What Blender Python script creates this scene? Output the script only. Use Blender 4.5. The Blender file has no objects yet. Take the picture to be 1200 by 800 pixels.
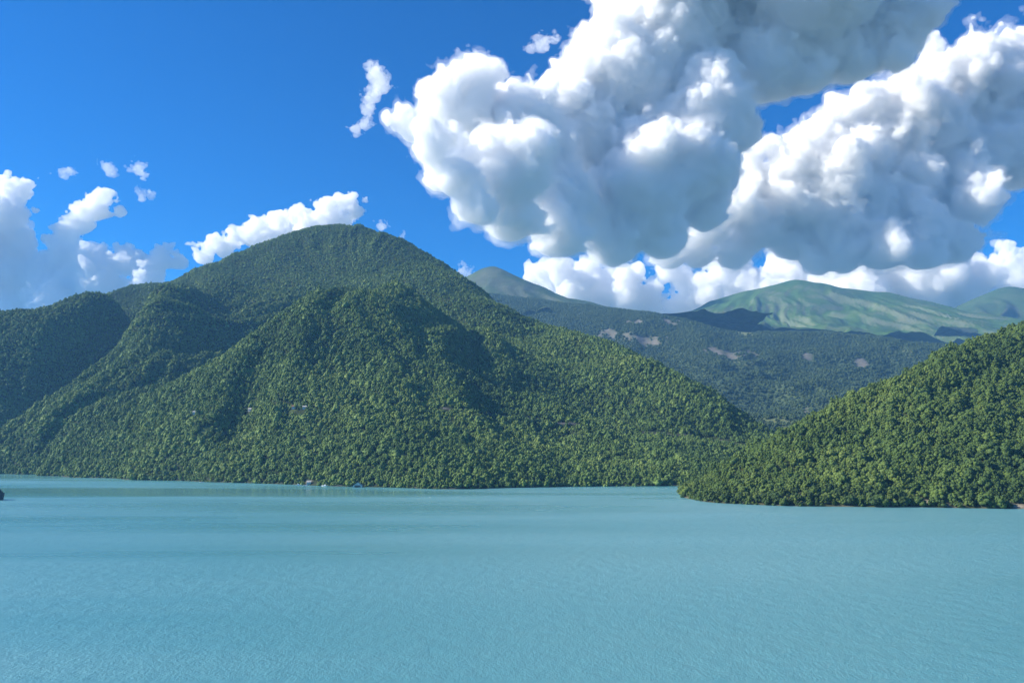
import bpy, math, random
import numpy as np
from mathutils import Vector

R = math.radians
scene = bpy.context.scene
col = scene.collection
rng = np.random.default_rng(7)
random.seed(7)

# ------------------------------------------------------------------ camera
F = 924.0                        # focal length in units of a 1200 px wide frame
PITCH = math.atan(120.0 / F)
CAM_Z = 68.0
cam_d = bpy.data.cameras.new('camera')
cam_d.sensor_width = 36.0
cam_d.lens = 36.0 * F / 1200.0
cam_d.clip_start = 1.0
cam_d.clip_end = 120000.0
cam = bpy.data.objects.new('camera', cam_d)
cam.location = (0, 0, CAM_Z)
cam.rotation_euler = (math.pi / 2 + PITCH, 0, 0)
col.objects.link(cam)
scene.camera = cam

# ------------------------------------------------------------------ light
SUN_AZ = R(-91)                  # from the view direction (+Y), negative = to the left
SUN_EL = R(33)
world = bpy.data.worlds.new('World')
scene.world = world
world.use_nodes = True
wt = world.node_tree
for n in list(wt.nodes):
    wt.nodes.remove(n)
sky = wt.nodes.new('ShaderNodeTexSky')
sky.sky_type = 'NISHITA'
sky.sun_disc = False
sky.sun_elevation = SUN_EL
sky.sun_rotation = SUN_AZ
sky.altitude = 2200
sky.air_density = 1.0
sky.dust_density = 0.35
sky.ozone_density = 3.0
hsv = wt.nodes.new('ShaderNodeHueSaturation')
hsv.inputs['Saturation'].default_value = 1.50
hsv.inputs['Hue'].default_value = 0.511
bg = wt.nodes.new('ShaderNodeBackground')
bg.inputs['Strength'].default_value = 0.079
out = wt.nodes.new('ShaderNodeOutputWorld')
wt.links.new(sky.outputs[0], hsv.inputs['Color'])
wt.links.new(hsv.outputs[0], bg.inputs[0])
wt.links.new(bg.outputs[0], out.inputs[0])

sun_d = bpy.data.lights.new('sun', 'SUN')
sun_d.energy = 5.0
sun_d.angle = R(0.5)
sun_d.color = (1.0, 0.94, 0.83)
sun = bpy.data.objects.new('sun', sun_d)
sdir = Vector((math.sin(SUN_AZ) * math.cos(SUN_EL), math.cos(SUN_AZ) * math.cos(SUN_EL), math.sin(SUN_EL)))
sun.rotation_euler = sdir.to_track_quat('Z', 'Y').to_euler()
sun.location = (-200, 0, 300)
col.objects.link(sun)

vs = scene.view_settings
vs.view_transform = 'Standard'
vs.look = 'None'
vs.exposure = 1.1
vs.gamma = 1.0
vs.use_curve_mapping = False
cy = scene.cycles
cy.max_bounces = 48
cy.diffuse_bounces = 2
cy.glossy_bounces = 2
cy.transmission_bounces = 2
cy.volume_bounces = 18
cy.transparent_max_bounces = 128
cy.use_adaptive_sampling = True
cy.adaptive_threshold = 0.02
cy.use_denoising = True
cy.caustics_reflective = False
cy.caustics_refractive = False
cy.sample_clamp_indirect = 8.0

# ------------------------------------------------------------------ helpers
def ray(px, py):
    """direction of a pixel, scaled so that y = 1"""
    px = np.asarray(px, float); py = np.asarray(py, float)
    xc = (px - 600) / F; yc = (400 - py) / F
    c, s = math.cos(PITCH), math.sin(PITCH)
    dy = c - yc * s
    return xc / dy, (s + yc * c) / dy

def P(px, py, d):
    x, z = ray(px, py)
    return np.stack([x * d, np.broadcast_to(d, np.shape(x * d)), CAM_Z + z * d], -1)

def pix(p):
    """pixel of world points (n x 3)"""
    p = np.asarray(p, float)
    c, s = math.cos(PITCH), math.sin(PITCH)
    y = p[..., 1]; z = p[..., 2] - CAM_Z
    fwd = y * c + z * s; up = -y * s + z * c
    return 600 + F * p[..., 0] / fwd, 400 - F * up / fwd

def shore(px, py):
    x, z = ray(px, py)
    return P(px, py, -CAM_Z / z)

def tag(o, label=None, cat=None, group=None, kind=None):
    if label: o['label'] = label
    if cat: o['category'] = cat
    if group: o['group'] = group
    if kind: o['kind'] = kind
    return o

def mesh_obj(name, verts, faces, mat, parent=None, smooth=False, link=True):
    me = bpy.data.meshes.new(name)
    verts = np.asarray(verts, np.float32)
    if isinstance(faces, np.ndarray):
        k = faces.shape[1]; n = len(faces)
        me.vertices.add(len(verts)); me.vertices.foreach_set('co', verts.ravel())
        me.loops.add(n * k); me.loops.foreach_set('vertex_index', faces.astype(np.int32).ravel())
        me.polygons.add(n); me.polygons.foreach_set('loop_start', np.arange(0, n * k, k, dtype=np.int32))
        me.update(calc_edges=True)
    else:
        me.from_pydata([tuple(map(float, v)) for v in verts], [], faces)
    if smooth:
        me.polygons.foreach_set('use_smooth', np.ones(len(me.polygons), bool))
    me.validate()
    me.materials.append(mat)
    o = bpy.data.objects.new(name, me)
    if link: col.objects.link(o)
    if parent: o.parent = parent
    return o

def empty(name, loc, rz=0):
    o = bpy.data.objects.new(name, None)
    o.empty_display_size = 0.5
    o.location = loc; o.rotation_euler = (0, 0, rz)
    col.objects.link(o)
    return o

# --- numpy gradient noise (2-D) and value noise (3-D)
_perm = np.random.default_rng(3).permutation(512)
_perm = np.concatenate([_perm, _perm, _perm])
_ang = np.random.default_rng(4).random(512) * 2 * math.pi
_g2 = np.stack([np.cos(_ang), np.sin(_ang)], -1)
_v3 = np.random.default_rng(5).random(512) * 2 - 1

def noise2(x, y):
    xi = np.floor(x).astype(int); yi = np.floor(y).astype(int)
    xf = x - xi; yf = y - yi
    u = xf * xf * xf * (xf * (xf * 6 - 15) + 10); v = yf * yf * yf * (yf * (yf * 6 - 15) + 10)
    def g(ix, iy, dx, dy):
        h = _g2[_perm[_perm[ix & 511] + (iy & 511)] & 511]
        return h[..., 0] * dx + h[..., 1] * dy
    a = g(xi, yi, xf, yf); b = g(xi + 1, yi, xf - 1, yf)
    c = g(xi, yi + 1, xf, yf - 1); d = g(xi + 1, yi + 1, xf - 1, yf - 1)
    return ((a + (b - a) * u) + ((c + (d - c) * u) - (a + (b - a) * u)) * v) * 1.5

def fbm2(x, y, oct=4, gain=0.5, ridged=False):
    s = 0; a = 1; t = 0
    for i in range(oct):
        n = noise2(x * 2 ** i + 17.3 * i, y * 2 ** i - 9.1 * i)
        s = s + a * ((1 - 2 * np.abs(n)) if ridged else n); t += a; a *= gain
    return s / t

_g3 = np.random.default_rng(6).normal(size=(512, 3)).astype(np.float32)
_g3 /= np.linalg.norm(_g3, axis=1)[:, None]
def noise3(x, y, z):
    """gradient noise, about -1..1"""
    x = np.asarray(x, np.float32); y = np.asarray(y, np.float32); z = np.asarray(z, np.float32)
    xi = np.floor(x).astype(np.int32); yi = np.floor(y).astype(np.int32); zi = np.floor(z).astype(np.int32)
    xf = x - xi; yf = y - yi; zf = z - zi
    u = xf * xf * (3 - 2 * xf); v = yf * yf * (3 - 2 * yf); w = zf * zf * (3 - 2 * zf)
    r = np.zeros_like(xf)
    for dx in (0, 1):
        px_ = _perm[(xi + dx) & 511]; wx = u if dx else 1 - u
        for dy in (0, 1):
            py_ = _perm[px_ + ((yi + dy) & 511)]; wy = wx * (v if dy else 1 - v)
            for dz in (0, 1):
                g = _g3[_perm[py_ + ((zi + dz) & 511)] & 511]
                r += (g[:, 0] * (xf - dx) + g[:, 1] * (yf - dy) + g[:, 2] * (zf - dz)) * wy * (w if dz else 1 - w)
    return r * 1.6

# ------------------------------------------------------------------ materials
def newmat(name):
    m = bpy.data.materials.new(name); m.use_nodes = True
    nt = m.node_tree
    for n in list(nt.nodes): nt.nodes.remove(n)
    o = nt.nodes.new('ShaderNodeOutputMaterial')
    return m, nt, o

def N(nt, t, **kw):
    n = nt.nodes.new(t)
    for k, v in kw.items():
        if k in n.inputs: n.inputs[k].default_value = v
        else: setattr(n, k, v)
    return n

def ramp(nt, stops, interp='LINEAR'):
    n = nt.nodes.new('ShaderNodeValToRGB')
    n.color_ramp.interpolation = interp
    e = n.color_ramp.elements
    while len(e) > 1: e.remove(e[-1])
    e[0].position = stops[0][0]; e[0].color = (*stops[0][1], 1)
    for p, c in stops[1:]:
        q = e.new(p); q.color = (*c, 1)
    return n

def geo_noise(nt, scale, detail=3, rough=0.55, stretch=None, off=0.0):
    g = N(nt, 'ShaderNodeNewGeometry')
    src = g.outputs['Position']
    if stretch or off:
        m = N(nt, 'ShaderNodeMapping'); m.inputs['Scale'].default_value = stretch or (1, 1, 1)
        m.inputs['Location'].default_value = (off, off * .7, 0)
        nt.links.new(src, m.inputs['Vector']); src = m.outputs[0]
    n = N(nt, 'ShaderNodeTexNoise', Scale=scale, Detail=detail, Roughness=rough)
    nt.links.new(src, n.inputs['Vector'])
    return n

def mixrgb(nt, fac, a, b, mode='MIX'):
    m = N(nt, 'ShaderNodeMix', data_type='RGBA', blend_type=mode)
    for sock, v in ((m.inputs['Factor'], fac), (m.inputs[6], a), (m.inputs[7], b)):
        if hasattr(v, 'type') and hasattr(v, 'links'): nt.links.new(v, sock)
        elif isinstance(v, (int, float)): sock.default_value = v
        else: sock.default_value = (*v, 1)
    return m.outputs[2]

def foliage_mat(name, dark, mid, light, var=0.35, patch_scale=0.004):
    """leaf colour: each tree its own tone, and stands of other species in patches"""
    m, nt, o = newmat(name)
    oi = N(nt, 'ShaderNodeObjectInfo')
    n = geo_noise(nt, patch_scale, 4, 0.6)
    mr = N(nt, 'ShaderNodeMapRange'); mr.inputs[1].default_value = 0.33; mr.inputs[2].default_value = 0.67
    nt.links.new(n.outputs['Fac'], mr.inputs[0])
    add = N(nt, 'ShaderNodeMath', operation='MULTIPLY_ADD')
    nt.links.new(oi.outputs['Random'], add.inputs[0]); add.inputs[1].default_value = 0.5
    mu = N(nt, 'ShaderNodeMath', operation='MULTIPLY'); nt.links.new(mr.outputs[0], mu.inputs[0]); mu.inputs[1].default_value = 0.5
    nt.links.new(mu.outputs[0], add.inputs[2])
    r = ramp(nt, [(0.0, dark), (0.5, mid), (1.0, light)])
    nt.links.new(add.outputs[0], r.inputs[0])
    fine = geo_noise(nt, 0.9, 2, 0.6)
    r2 = ramp(nt, [(0.3, (1 - var,) * 3), (0.7, (1 + var,) * 3)])
    nt.links.new(fine.outputs['Fac'], r2.inputs[0])
    c = mixrgb(nt, 1.0, r.outputs[0], r2.outputs[0], 'MULTIPLY')
    b = N(nt, 'ShaderNodeBsdfPrincipled', Roughness=0.75)
    b.inputs['Specular IOR Level'].default_value = 0.25
    nt.links.new(c, b.inputs['Base Color'])
    t = N(nt, 'ShaderNodeBsdfTranslucent'); nt.links.new(c, t.inputs[0])
    mx = N(nt, 'ShaderNodeMixShader'); mx.inputs[0].default_value = 0.22
    nt.links.new(b.outputs[0], mx.inputs[1]); nt.links.new(t.outputs[0], mx.inputs[2])
    nt.links.new(mx.outputs[0], o.inputs['Surface'])
    return m

def ground_mat(name, base_stops, scale, clear_col=None, rock_col=None, bump=0.0, bump_scale=0.05):
    """soil under the trees; the 'clear' attribute is meadow, the 'rock' attribute bare ground"""
    m, nt, o = newmat(name)
    n = geo_noise(nt, scale, 6, 0.62)
    r = ramp(nt, base_stops); nt.links.new(n.outputs['Fac'], r.inputs[0])
    c = r.outputs[0]
    for nm, cc in (('clear', clear_col), ('rock', rock_col)):
        if cc is None: continue
        a = N(nt, 'ShaderNodeAttribute', attribute_name=nm)
        n2 = geo_noise(nt, scale * 6, 5, 0.65, off=31)
        r2 = ramp(nt, [(0.3, cc[0]), (0.7, cc[1])]); nt.links.new(n2.outputs['Fac'], r2.inputs[0])
        c = mixrgb(nt, a.outputs['Fac'], c, r2.outputs[0])
    b = N(nt, 'ShaderNodeBsdfPrincipled', Roughness=0.9)
    b.inputs['Specular IOR Level'].default_value = 0.079
    nt.links.new(c, b.inputs['Base Color'])
    if bump:
        n3 = geo_noise(nt, bump_scale, 8, 0.68, off=57)
        bp = N(nt, 'ShaderNodeBump', Strength=1.0, Distance=bump)
        nt.links.new(n3.outputs['Fac'], bp.inputs['Height']); nt.links.new(bp.outputs[0], b.inputs['Normal'])
    nt.links.new(b.outputs[0], o.inputs['Surface'])
    return m

def plain_mat(name, c, rough=0.6, var=0.12, scale=0.8):
    m, nt, o = newmat(name)
    n = geo_noise(nt, scale, 4, 0.6)
    r = ramp(nt, [(0.3, tuple(x * (1 - var) for x in c)), (0.7, tuple(min(1, x * (1 + var)) for x in c))])
    nt.links.new(n.outputs['Fac'], r.inputs[0])
    b = N(nt, 'ShaderNodeBsdfPrincipled', Roughness=rough)
    nt.links.new(r.outputs[0], b.inputs['Base Color']); nt.links.new(b.outputs[0], o.inputs['Surface'])
    return m

def cloud_mat(name, density):
    m, nt, o = newmat(name)
    v = N(nt, 'ShaderNodeVolumePrincipled', Density=density, Anisotropy=0.0)
    v.inputs['Color'].default_value = (0.9985, 0.9985, 0.9985, 1)
    nt.links.new(v.outputs[0], o.inputs['Volume'])
    return m

M = {}
M['leaf_left'] = foliage_mat('leaf_left', (0.046, 0.092, 0.024), (0.122, 0.200, 0.044), (0.215, 0.282, 0.066))
M['leaf_right'] = foliage_mat('leaf_right', (0.032, 0.068, 0.018), (0.090, 0.148, 0.030), (0.165, 0.220, 0.046))
M['leaf_far'] = foliage_mat('leaf_far', (0.030, 0.056, 0.024), (0.054, 0.092, 0.032), (0.09, 0.13, 0.045), patch_scale=0.0015)
M['leaf_deep'] = foliage_mat('leaf_deep', (0.024, 0.050, 0.014), (0.040, 0.076, 0.018), (0.055, 0.092, 0.022))
M['leaf_mid'] = foliage_mat('leaf_mid', (0.045, 0.084, 0.018), (0.070, 0.118, 0.024), (0.095, 0.145, 0.030))
M['leaf_pale'] = foliage_mat('leaf_pale', (0.080, 0.125, 0.026), (0.110, 0.160, 0.034), (0.140, 0.185, 0.042))
M['bark'] = plain_mat('bark', (0.10, 0.075, 0.05), 0.9, 0.3, 2.0)
M['soil_left'] = ground_mat('soil_left', [(0.35, (0.016, 0.026, 0.010)), (0.65, (0.030, 0.042, 0.016))], 0.02,
                            ((0.07, 0.11, 0.035), (0.12, 0.15, 0.055)), ((0.18, 0.165, 0.14), (0.34, 0.31, 0.27)))
M['soil_right'] = ground_mat('soil_right', [(0.35, (0.028, 0.036, 0.012)), (0.65, (0.060, 0.065, 0.022))], 0.03,
                             ((0.16, 0.17, 0.05), (0.30, 0.27, 0.13)), ((0.20, 0.17, 0.13), (0.36, 0.31, 0.24)))
M['soil_far'] = ground_mat('soil_far', [(0.35, (0.030, 0.050, 0.022)), (0.65, (0.060, 0.085, 0.036))], 0.004,
                           ((0.13, 0.16, 0.07), (0.21, 0.23, 0.11)), ((0.11, 0.105, 0.085), (0.20, 0.18, 0.15)), 4, 0.03)
M['alpine'] = ground_mat('alpine', [(0.3, (0.028, 0.060, 0.014)), (0.5, (0.044, 0.090, 0.018)), (0.72, (0.068, 0.112, 0.026))], 0.0016,
                         ((0.05, 0.085, 0.03), (0.08, 0.11, 0.04)), ((0.13, 0.13, 0.095), (0.22, 0.21, 0.16)), 14, 0.006)

M['heath_shade'] = ground_mat('heath_shade', [(0.3, (0.026, 0.050, 0.020)), (0.5, (0.042, 0.074, 0.026)), (0.72, (0.072, 0.100, 0.038))], 0.0016,
                        ((0.03, 0.055, 0.022), (0.05, 0.075, 0.03)), ((0.10, 0.10, 0.08), (0.17, 0.16, 0.13)), 14, 0.006)

# ------------------------------------------------------------------ terrain
def polyline(pts, step=70.0):
    w = np.array([P(*p) for p in pts])
    outp = []
    for a, b in zip(w[:-1], w[1:]):
        n = max(1, int(np.linalg.norm(b - a) / step))
        for i in range(n): outp.append(a + (b - a) * i / n)
    outp.append(w[-1])
    return np.array(outp)

class Terrain:
    def __init__(self, pts, bounds, cell, c=60.0, smooth=0.0, scale=1000.0):
        pts = np.asarray(pts, float)
        # merge close points
        key = np.unique(np.round(pts[:, :2] / 20).astype(int), axis=0, return_index=True)[1]
        pts = pts[np.sort(key)]
        self.p = pts[:, :2] / scale; self.c = c / scale; self.s = scale
        n = len(pts)
        d = np.sqrt(((self.p[:, None] - self.p[None]) ** 2).sum(-1) + self.c ** 2)
        A = np.zeros((n + 3, n + 3)); A[:n, :n] = -d + np.eye(n) * smooth
        A[:n, n] = 1; A[:n, n + 1:] = self.p; A[n, :n] = 1; A[n + 1:, :n] = self.p.T
        self.w = np.linalg.solve(A, np.concatenate([pts[:, 2], [0, 0, 0]]))
        self.x0, self.x1, self.y0, self.y1 = bounds
        self.nx = int((self.x1 - self.x0) / cell) + 1; self.ny = int((self.y1 - self.y0) / cell) + 1
        self.cell = cell
        self.X, self.Y = np.meshgrid(self.x0 + np.arange(self.nx) * cell, self.y0 + np.arange(self.ny) * cell)
        self.Z = self.base(self.X.ravel(), self.Y.ravel()).reshape(self.X.shape)
    def base(self, x, y):
        o = np.zeros(len(x)); n = len(self.p)
        for k in range(0, len(x), 20000):
            q = np.stack([x[k:k + 20000], y[k:k + 20000]], -1) / self.s
            d = np.sqrt(((q[:, None] - self.p[None]) ** 2).sum(-1) + self.c ** 2)
            o[k:k + 20000] = -d @ self.w[:n] + self.w[n] + q @ self.w[n + 1:]
        return o
    def h(self, x, y, arr=None):
        arr = self.Z if arr is None else arr
        u = np.clip((np.asarray(x) - self.x0) / self.cell, 0, self.nx - 1.001); v = np.clip((np.asarray(y) - self.y0) / self.cell, 0, self.ny - 1.001)
        i = u.astype(int); j = v.astype(int); a = u - i; b = v - j
        return (arr[j, i] * (1 - a) + arr[j, i + 1] * a) * (1 - b) + (arr[j + 1, i] * (1 - a) + arr[j + 1, i + 1] * a) * b
    def cast(self, px, py, dmin, dmax, step=6.0):
        """where the pixel's ray first meets this terrain"""
        x, z = ray(px, py)
        d = np.arange(dmin, dmax, step)
        hit = np.nonzero(self.h(x * d, d) >= CAM_Z + z * d)[0]
        if not len(hit): return None
        k = d[hit[0]]
        return np.array([x * k, k, float(self.h(x * k, k))])
    def build(self, name, mat, attrs=None):
        idx = np.arange(self.nx * self.ny).reshape(self.ny, self.nx)
        f = np.stack([idx[:-1, :-1], idx[:-1, 1:], idx[1:, 1:], idx[1:, :-1]], -1).reshape(-1, 4)
        keep = self.Z.ravel()[f].max(1) > -12
        o = mesh_obj(name, np.stack([self.X, self.Y, self.Z], -1).reshape(-1, 3), f[keep], mat, smooth=True)
        for k, v in (attrs or {}).items():
            a = o.data.attributes.new(k, 'FLOAT', 'POINT')
            a.data.foreach_set('value', v.ravel().astype(np.float32))
        tag(o, kind='structure')
        return o

def behind(line, dy, dz, dx=0):
    q = line.copy(); q[:, 1] += dy; q[:, 2] += dz; q[:, 0] += dx
    return q

def near_line(T, line, reach, least):
    """1 away from a skyline, falling to LEAST on it"""
    d = np.full(T.Z.size, 1e9); x = T.X.ravel(); y = T.Y.ravel()
    for p in line[::2]: np.minimum(d, (x - p[0]) ** 2 + (y - p[1]) ** 2, out=d)
    return (least + (1 - least) * np.clip(np.sqrt(d) / reach, 0, 1)).reshape(T.Z.shape)

def gullies(T, amp, wl, seed, oct=4, keep=1.0, centre=None, ref=1500.0, long=3.0, iso=0.5):
    """drainage relief: spurs and gullies running down from CENTRE, plus finer branching, fading out at the shore"""
    wx = fbm2(T.X / wl / 2 + seed, T.Y / wl / 2, 3) * wl * .8; wy = fbm2(T.X / wl / 2 - seed, T.Y / wl / 2 + 40, 3) * wl * .8
    r = fbm2((T.X + wx) / wl + seed, (T.Y + wy) / wl, oct, 0.5, ridged=True) - 0.42
    if centre is not None:
        dx = T.X + wx - centre[0]; dy = T.Y + wy - centre[1]
        th = np.arctan2(dx, -dy); rad = np.hypot(dx, dy)
        q = fbm2(th * ref / wl + seed * 3, rad / (wl * long), oct, 0.5, ridged=True) - 0.42
        r = r * iso + q * np.clip(rad / (wl * 1.5), 0, 1)
    fade = np.clip((T.Z - 4) / 90, 0, 1)
    T.Z = T.Z + r * amp * fade * keep

# ---- hill to the left, with its summit, shoulder and spurs
CAN = 7.5
sky_l = polyline([(40, 380, 3500), (112, 355, 3450), (150, 340, 3400), (175, 332, 3350), (195, 332, 3350), (230, 318, 3400), (290, 292, 3450), (340, 272, 3500),
                  (370, 263.5, 3500), (390, 262, 3500), (430, 265, 3450), (470, 279, 3350), (520, 309, 3200), (560, 338, 3000), (600, 364, 2800),
                  (630, 376, 2650), (660, 385, 2500), (720, 402, 2300), (770, 425, 2150), (810, 445, 2050), (850, 470, 1980), (880, 492, 1930),
                  (900, 503, 1900), (920, 512, 1880), (960, 534, 1860), (1020, 552, 1840)])
hill_a = polyline([(-250, 385, 2450), (-150, 378, 2450), (-60, 372, 2480), (0, 367, 2500), (30, 363, 2550), (60, 360, 2580), (100, 357, 2600), (125, 360, 2640), (148, 372, 2700)])
spur_a = polyline([(100, 357, 2600), (50, 398, 2450), (0, 430, 2350), (-80, 480, 2240), (-160, 520, 2260)])
spur_b = polyline([(260, 330, 2950), (235, 340, 2880), (200, 357, 2750), (165, 382, 2550), (150, 398, 2450), (120, 430, 2300), (80, 458, 2160), (40, 480, 2070), (0, 500, 2000), (-60, 530, 1950)])
spur_c = polyline([(460, 334, 2250), (430, 338, 2220), (400, 346, 2190), (360, 366, 2100), (330, 383, 2030), (290, 405, 1950), (250, 427, 1880), (216, 447, 1830), (180, 475, 1780), (140, 510, 1725)])
spur_d = polyline([(460, 334, 2250), (478, 352, 2150), (485, 380, 2000), (472, 410, 1850), (462, 440, 1700), (480, 480, 1540), (505, 520, 1390), (522, 545, 1290)])
shore_l = np.array([shore(x, y) for x, y in [(-320, 545), (-200, 549), (-100, 552), (0, 555), (45, 556), (60, 557.5), (130, 560), (210, 563), (260, 565), (300, 566), (340, 567.5), (420, 570),
                    (460, 571), (500, 572.5), (530, 573), (560, 572.5), (640, 570.5), (720, 569.5), (800, 569), (900, 566), (1000, 563), (1100, 560)]])
face_l = np.array([P(*p) for p in [(300, 335, 3100), (380, 318, 3150), (450, 312, 3080), (350, 348, 2820), (300, 365, 2620), (420, 330, 2950), (250, 372, 2680), (230, 400, 2380),
                   (180, 420, 2150), (140, 450, 2060), (100, 490, 1880), (50, 515, 1860), (10, 535, 1860), (60, 540, 1745), (120, 540, 1660),
                   (380, 420, 1780), (350, 480, 1560), (300, 500, 1540), (250, 500, 1600), (400, 520, 1420), (200, 520, 1590), (330, 540, 1420), (430, 540, 1340), (420, 470, 1600), (300, 450, 1720),
                   (540, 380, 2240), (590, 385, 2480), (640, 395, 2480), (550, 420, 1990), (620, 420, 2170), (690, 420, 2260), (545, 450, 1790), (620, 450, 1990), (700, 445, 2090), (770, 450, 2050),
                   (550, 480, 1640), (630, 480, 1800), (710, 480, 1870), (790, 480, 1890), (560, 515, 1480), (640, 515, 1590), (720, 515, 1640), (800, 515, 1680), (860, 515, 1720), (570, 545, 1320), (650, 545, 1380), (730, 545, 1400), (810, 545, 1430), (870, 545, 1500)]])
back_l = np.concatenate([behind(sky_l, 350, -110), behind(sky_l, 900, -330), behind(hill_a[:7], 250, -70), behind(spur_b[3:], 140, -62, -50), behind(spur_c[2:-3], 210, -105, 20), behind(spur_c[:3], 260, -95, 40), behind(spur_d[:2], 260, -80, 60),
                         behind(sky_l[:8], 1500, -420)])
pts_l = np.concatenate([sky_l, hill_a, spur_a, spur_b, spur_c, spur_d, face_l, back_l])
pts_l[:, 2] -= CAN
pts_l = np.concatenate([pts_l, shore_l, behind(shore_l, -60, -22), behind(shore_l, -260, -60)])
TL = Terrain(pts_l, (-2900, 1150, 1000, 4600), 12.0)
gullies(TL, 58, 280, 3.3, 4, np.minimum(near_line(TL, np.concatenate([sky_l, hill_a]), 260, 0.22), near_line(TL, np.concatenate([spur_c[:8], spur_d[:8]]), 220, 0.35)), (-520, 2900), 1300, 3.5, 0.3)
TL.Z += fbm2(TL.X / 60, TL.Y / 60, 3) * 5 * np.clip((TL.Z - 3) / 40, 0, 1)

# ---- hill to the right
def away(line, dist, z):
    q = line.copy(); d = q[:, :2] - np.array([700.0, 1250.0])
    d[:, 0] *= .6; d /= np.linalg.norm(d, axis=1)[:, None]
    q[:, :2] += d * dist; q[:, 2] = z
    return q
sky_r = polyline([(800, 573, 1060), (815, 565, 1070), (835, 551, 1085), (870, 530, 1110), (905, 512, 1140), (940, 497, 1170), (980, 478, 1200), (1020, 457, 1235), (1060, 437, 1270), (1100, 417, 1305),
                  (1140, 402, 1345), (1170, 391, 1370), (1200, 382, 1400), (1300, 352, 1500), (1420, 330, 1600)], 50)
shore_r = np.array([shore(x, y) for x, y in [(797, 579), (800, 582), (812, 585), (830, 588), (860, 590), (920, 592.5), (1000, 593.5), (1060, 594), (1130, 595), (1200, 596), (1300, 598), (1420, 600), (1560, 602)]])
back_shore = np.array([shore(x, y) for x, y in [(797, 575), (812, 570), (850, 563), (900, 558), (960, 553), (1020, 549)]])
face_r = np.array([P(*p) for p in [(900, 560, 1000), (880, 575, 950), (960, 545, 1000), (960, 580, 895), (1020, 520, 1060), (1050, 560, 930), (1100, 500, 1060), (1120, 550, 930),
                   (1150, 460, 1170), (1180, 520, 985), (1200, 560, 905), (1200, 450, 1190), (1300, 500, 1020), (1300, 420, 1270), (1400, 560, 900), (1030, 580, 885), (1000, 500, 1110)]])
pr = np.concatenate([sky_r[2:], face_r, behind(sky_r[6:], 260, -90, 60), behind(sky_r[6:], 600, -260, 100)])
pr[:, 2] -= CAN
pts_r = np.concatenate([pr, shore_r, back_shore, away(shore_r, 50, -14), away(shore_r, 200, -40), away(back_shore, 70, -14)])
TR = Terrain(pts_r, (150, 1500, 600, 2100), 8.0, c=40)
gullies(TR, 26, 150, 9.1, 4, near_line(TR, sky_r, 130, 0.3), (1100, 1600), 700, 3.0, 0.6)
TR.Z += fbm2(TR.X / 45, TR.Y / 45, 3) * 3.5 * np.clip((TR.Z - 2) / 30, 0, 1)

# ---- wooded slopes behind, with bare scarps
crest_m = polyline([(480, 352, 6900), (540, 345, 6800), (600, 347, 6600), (660, 356, 6400), (700, 359, 6200), (760, 368, 6000), (800, 374, 5850), (850, 386, 5650), (920, 389.5, 5550), (980, 390, 5550),
                    (1040, 401, 5450), (1100, 408, 5300), (1180, 408, 5200), (1300, 400, 5100), (1450, 390, 5000)], 200)
face_m = np.array([P(*p) for p in [(560, 380, 5900), (640, 385, 5500), (700, 400, 5100), (760, 395, 5200), (720, 430, 4500), (800, 410, 4900), (800, 450, 4100), (860, 420, 4750), (880, 480, 3500), (840, 470, 3800), (930, 495, 3200),
                   (950, 470, 3650), (950, 430, 4550), (1050, 430, 4550), (1000, 450, 4100), (1050, 460, 3900), (920, 515, 2700), (1000, 520, 2600), (1150, 450, 4100), (1250, 450, 4000), (600, 440, 4200), (500, 400, 5200), (700, 500, 3200)]])
pts_m = np.concatenate([crest_m, face_m, behind(crest_m, 500, -60), behind(crest_m, 1500, -260)])
pts_m[:, 2] -= CAN
TM = Terrain(pts_m, (-1100, 3900, 2500, 8600), 25.0, c=150)
sky_keep = 0.35 + 0.65 * np.clip((5600 - TM.Y) / 1500, 0, 1)
gullies(TM, 150, 700, 6.1, 5, sky_keep * near_line(TM, crest_m, 500, 0.4))
TM.Z += fbm2(TM.X / 140, TM.Y / 140, 3) * 10

# ---- bare summits
def mountain(line, d_front, seed, amp, wl, bounds, cell, fronts, keepd):
    ln = polyline(line, 250)
    T = Terrain(np.concatenate([ln, np.array([P(*p) for p in fronts]), behind(ln, 900, -330), behind(ln, 2500, -900)]), bounds, cell, c=45)
    keep = 0.12 + 0.88 * np.clip((keepd - T.Y) / 900, 0, 1)
    pk = ln[np.argmax(ln[:, 2])]
    gullies(T, amp, wl, seed, 5, keep * near_line(T, ln, 700, 0.15), (pk[0], pk[1] + 500), 2200, 6.0, 0.14)
    T.Z += fbm2(T.X / 200, T.Y / 200, 4) * 12
    return T
TP1 = mountain([(440, 372, 7700), (500, 348, 7650), (545, 326, 7600), (560, 317, 7600), (580, 312, 7600), (600, 321, 7550), (640, 338, 7500), (665, 351, 7450), (690, 354, 7400), (722, 364, 7300), (770, 369, 7200), (800, 374, 7100)],
               6500, 2.2, 110, 520, (-2700, 2000, 5900, 10200), 26.0, [(560, 360, 6600), (600, 362, 6550), (640, 366, 6500), (680, 372, 6400), (740, 380, 6300), (520, 375, 6500), (590, 335, 7150), (565, 338, 7150), (620, 350, 6950)], 7500)
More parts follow.
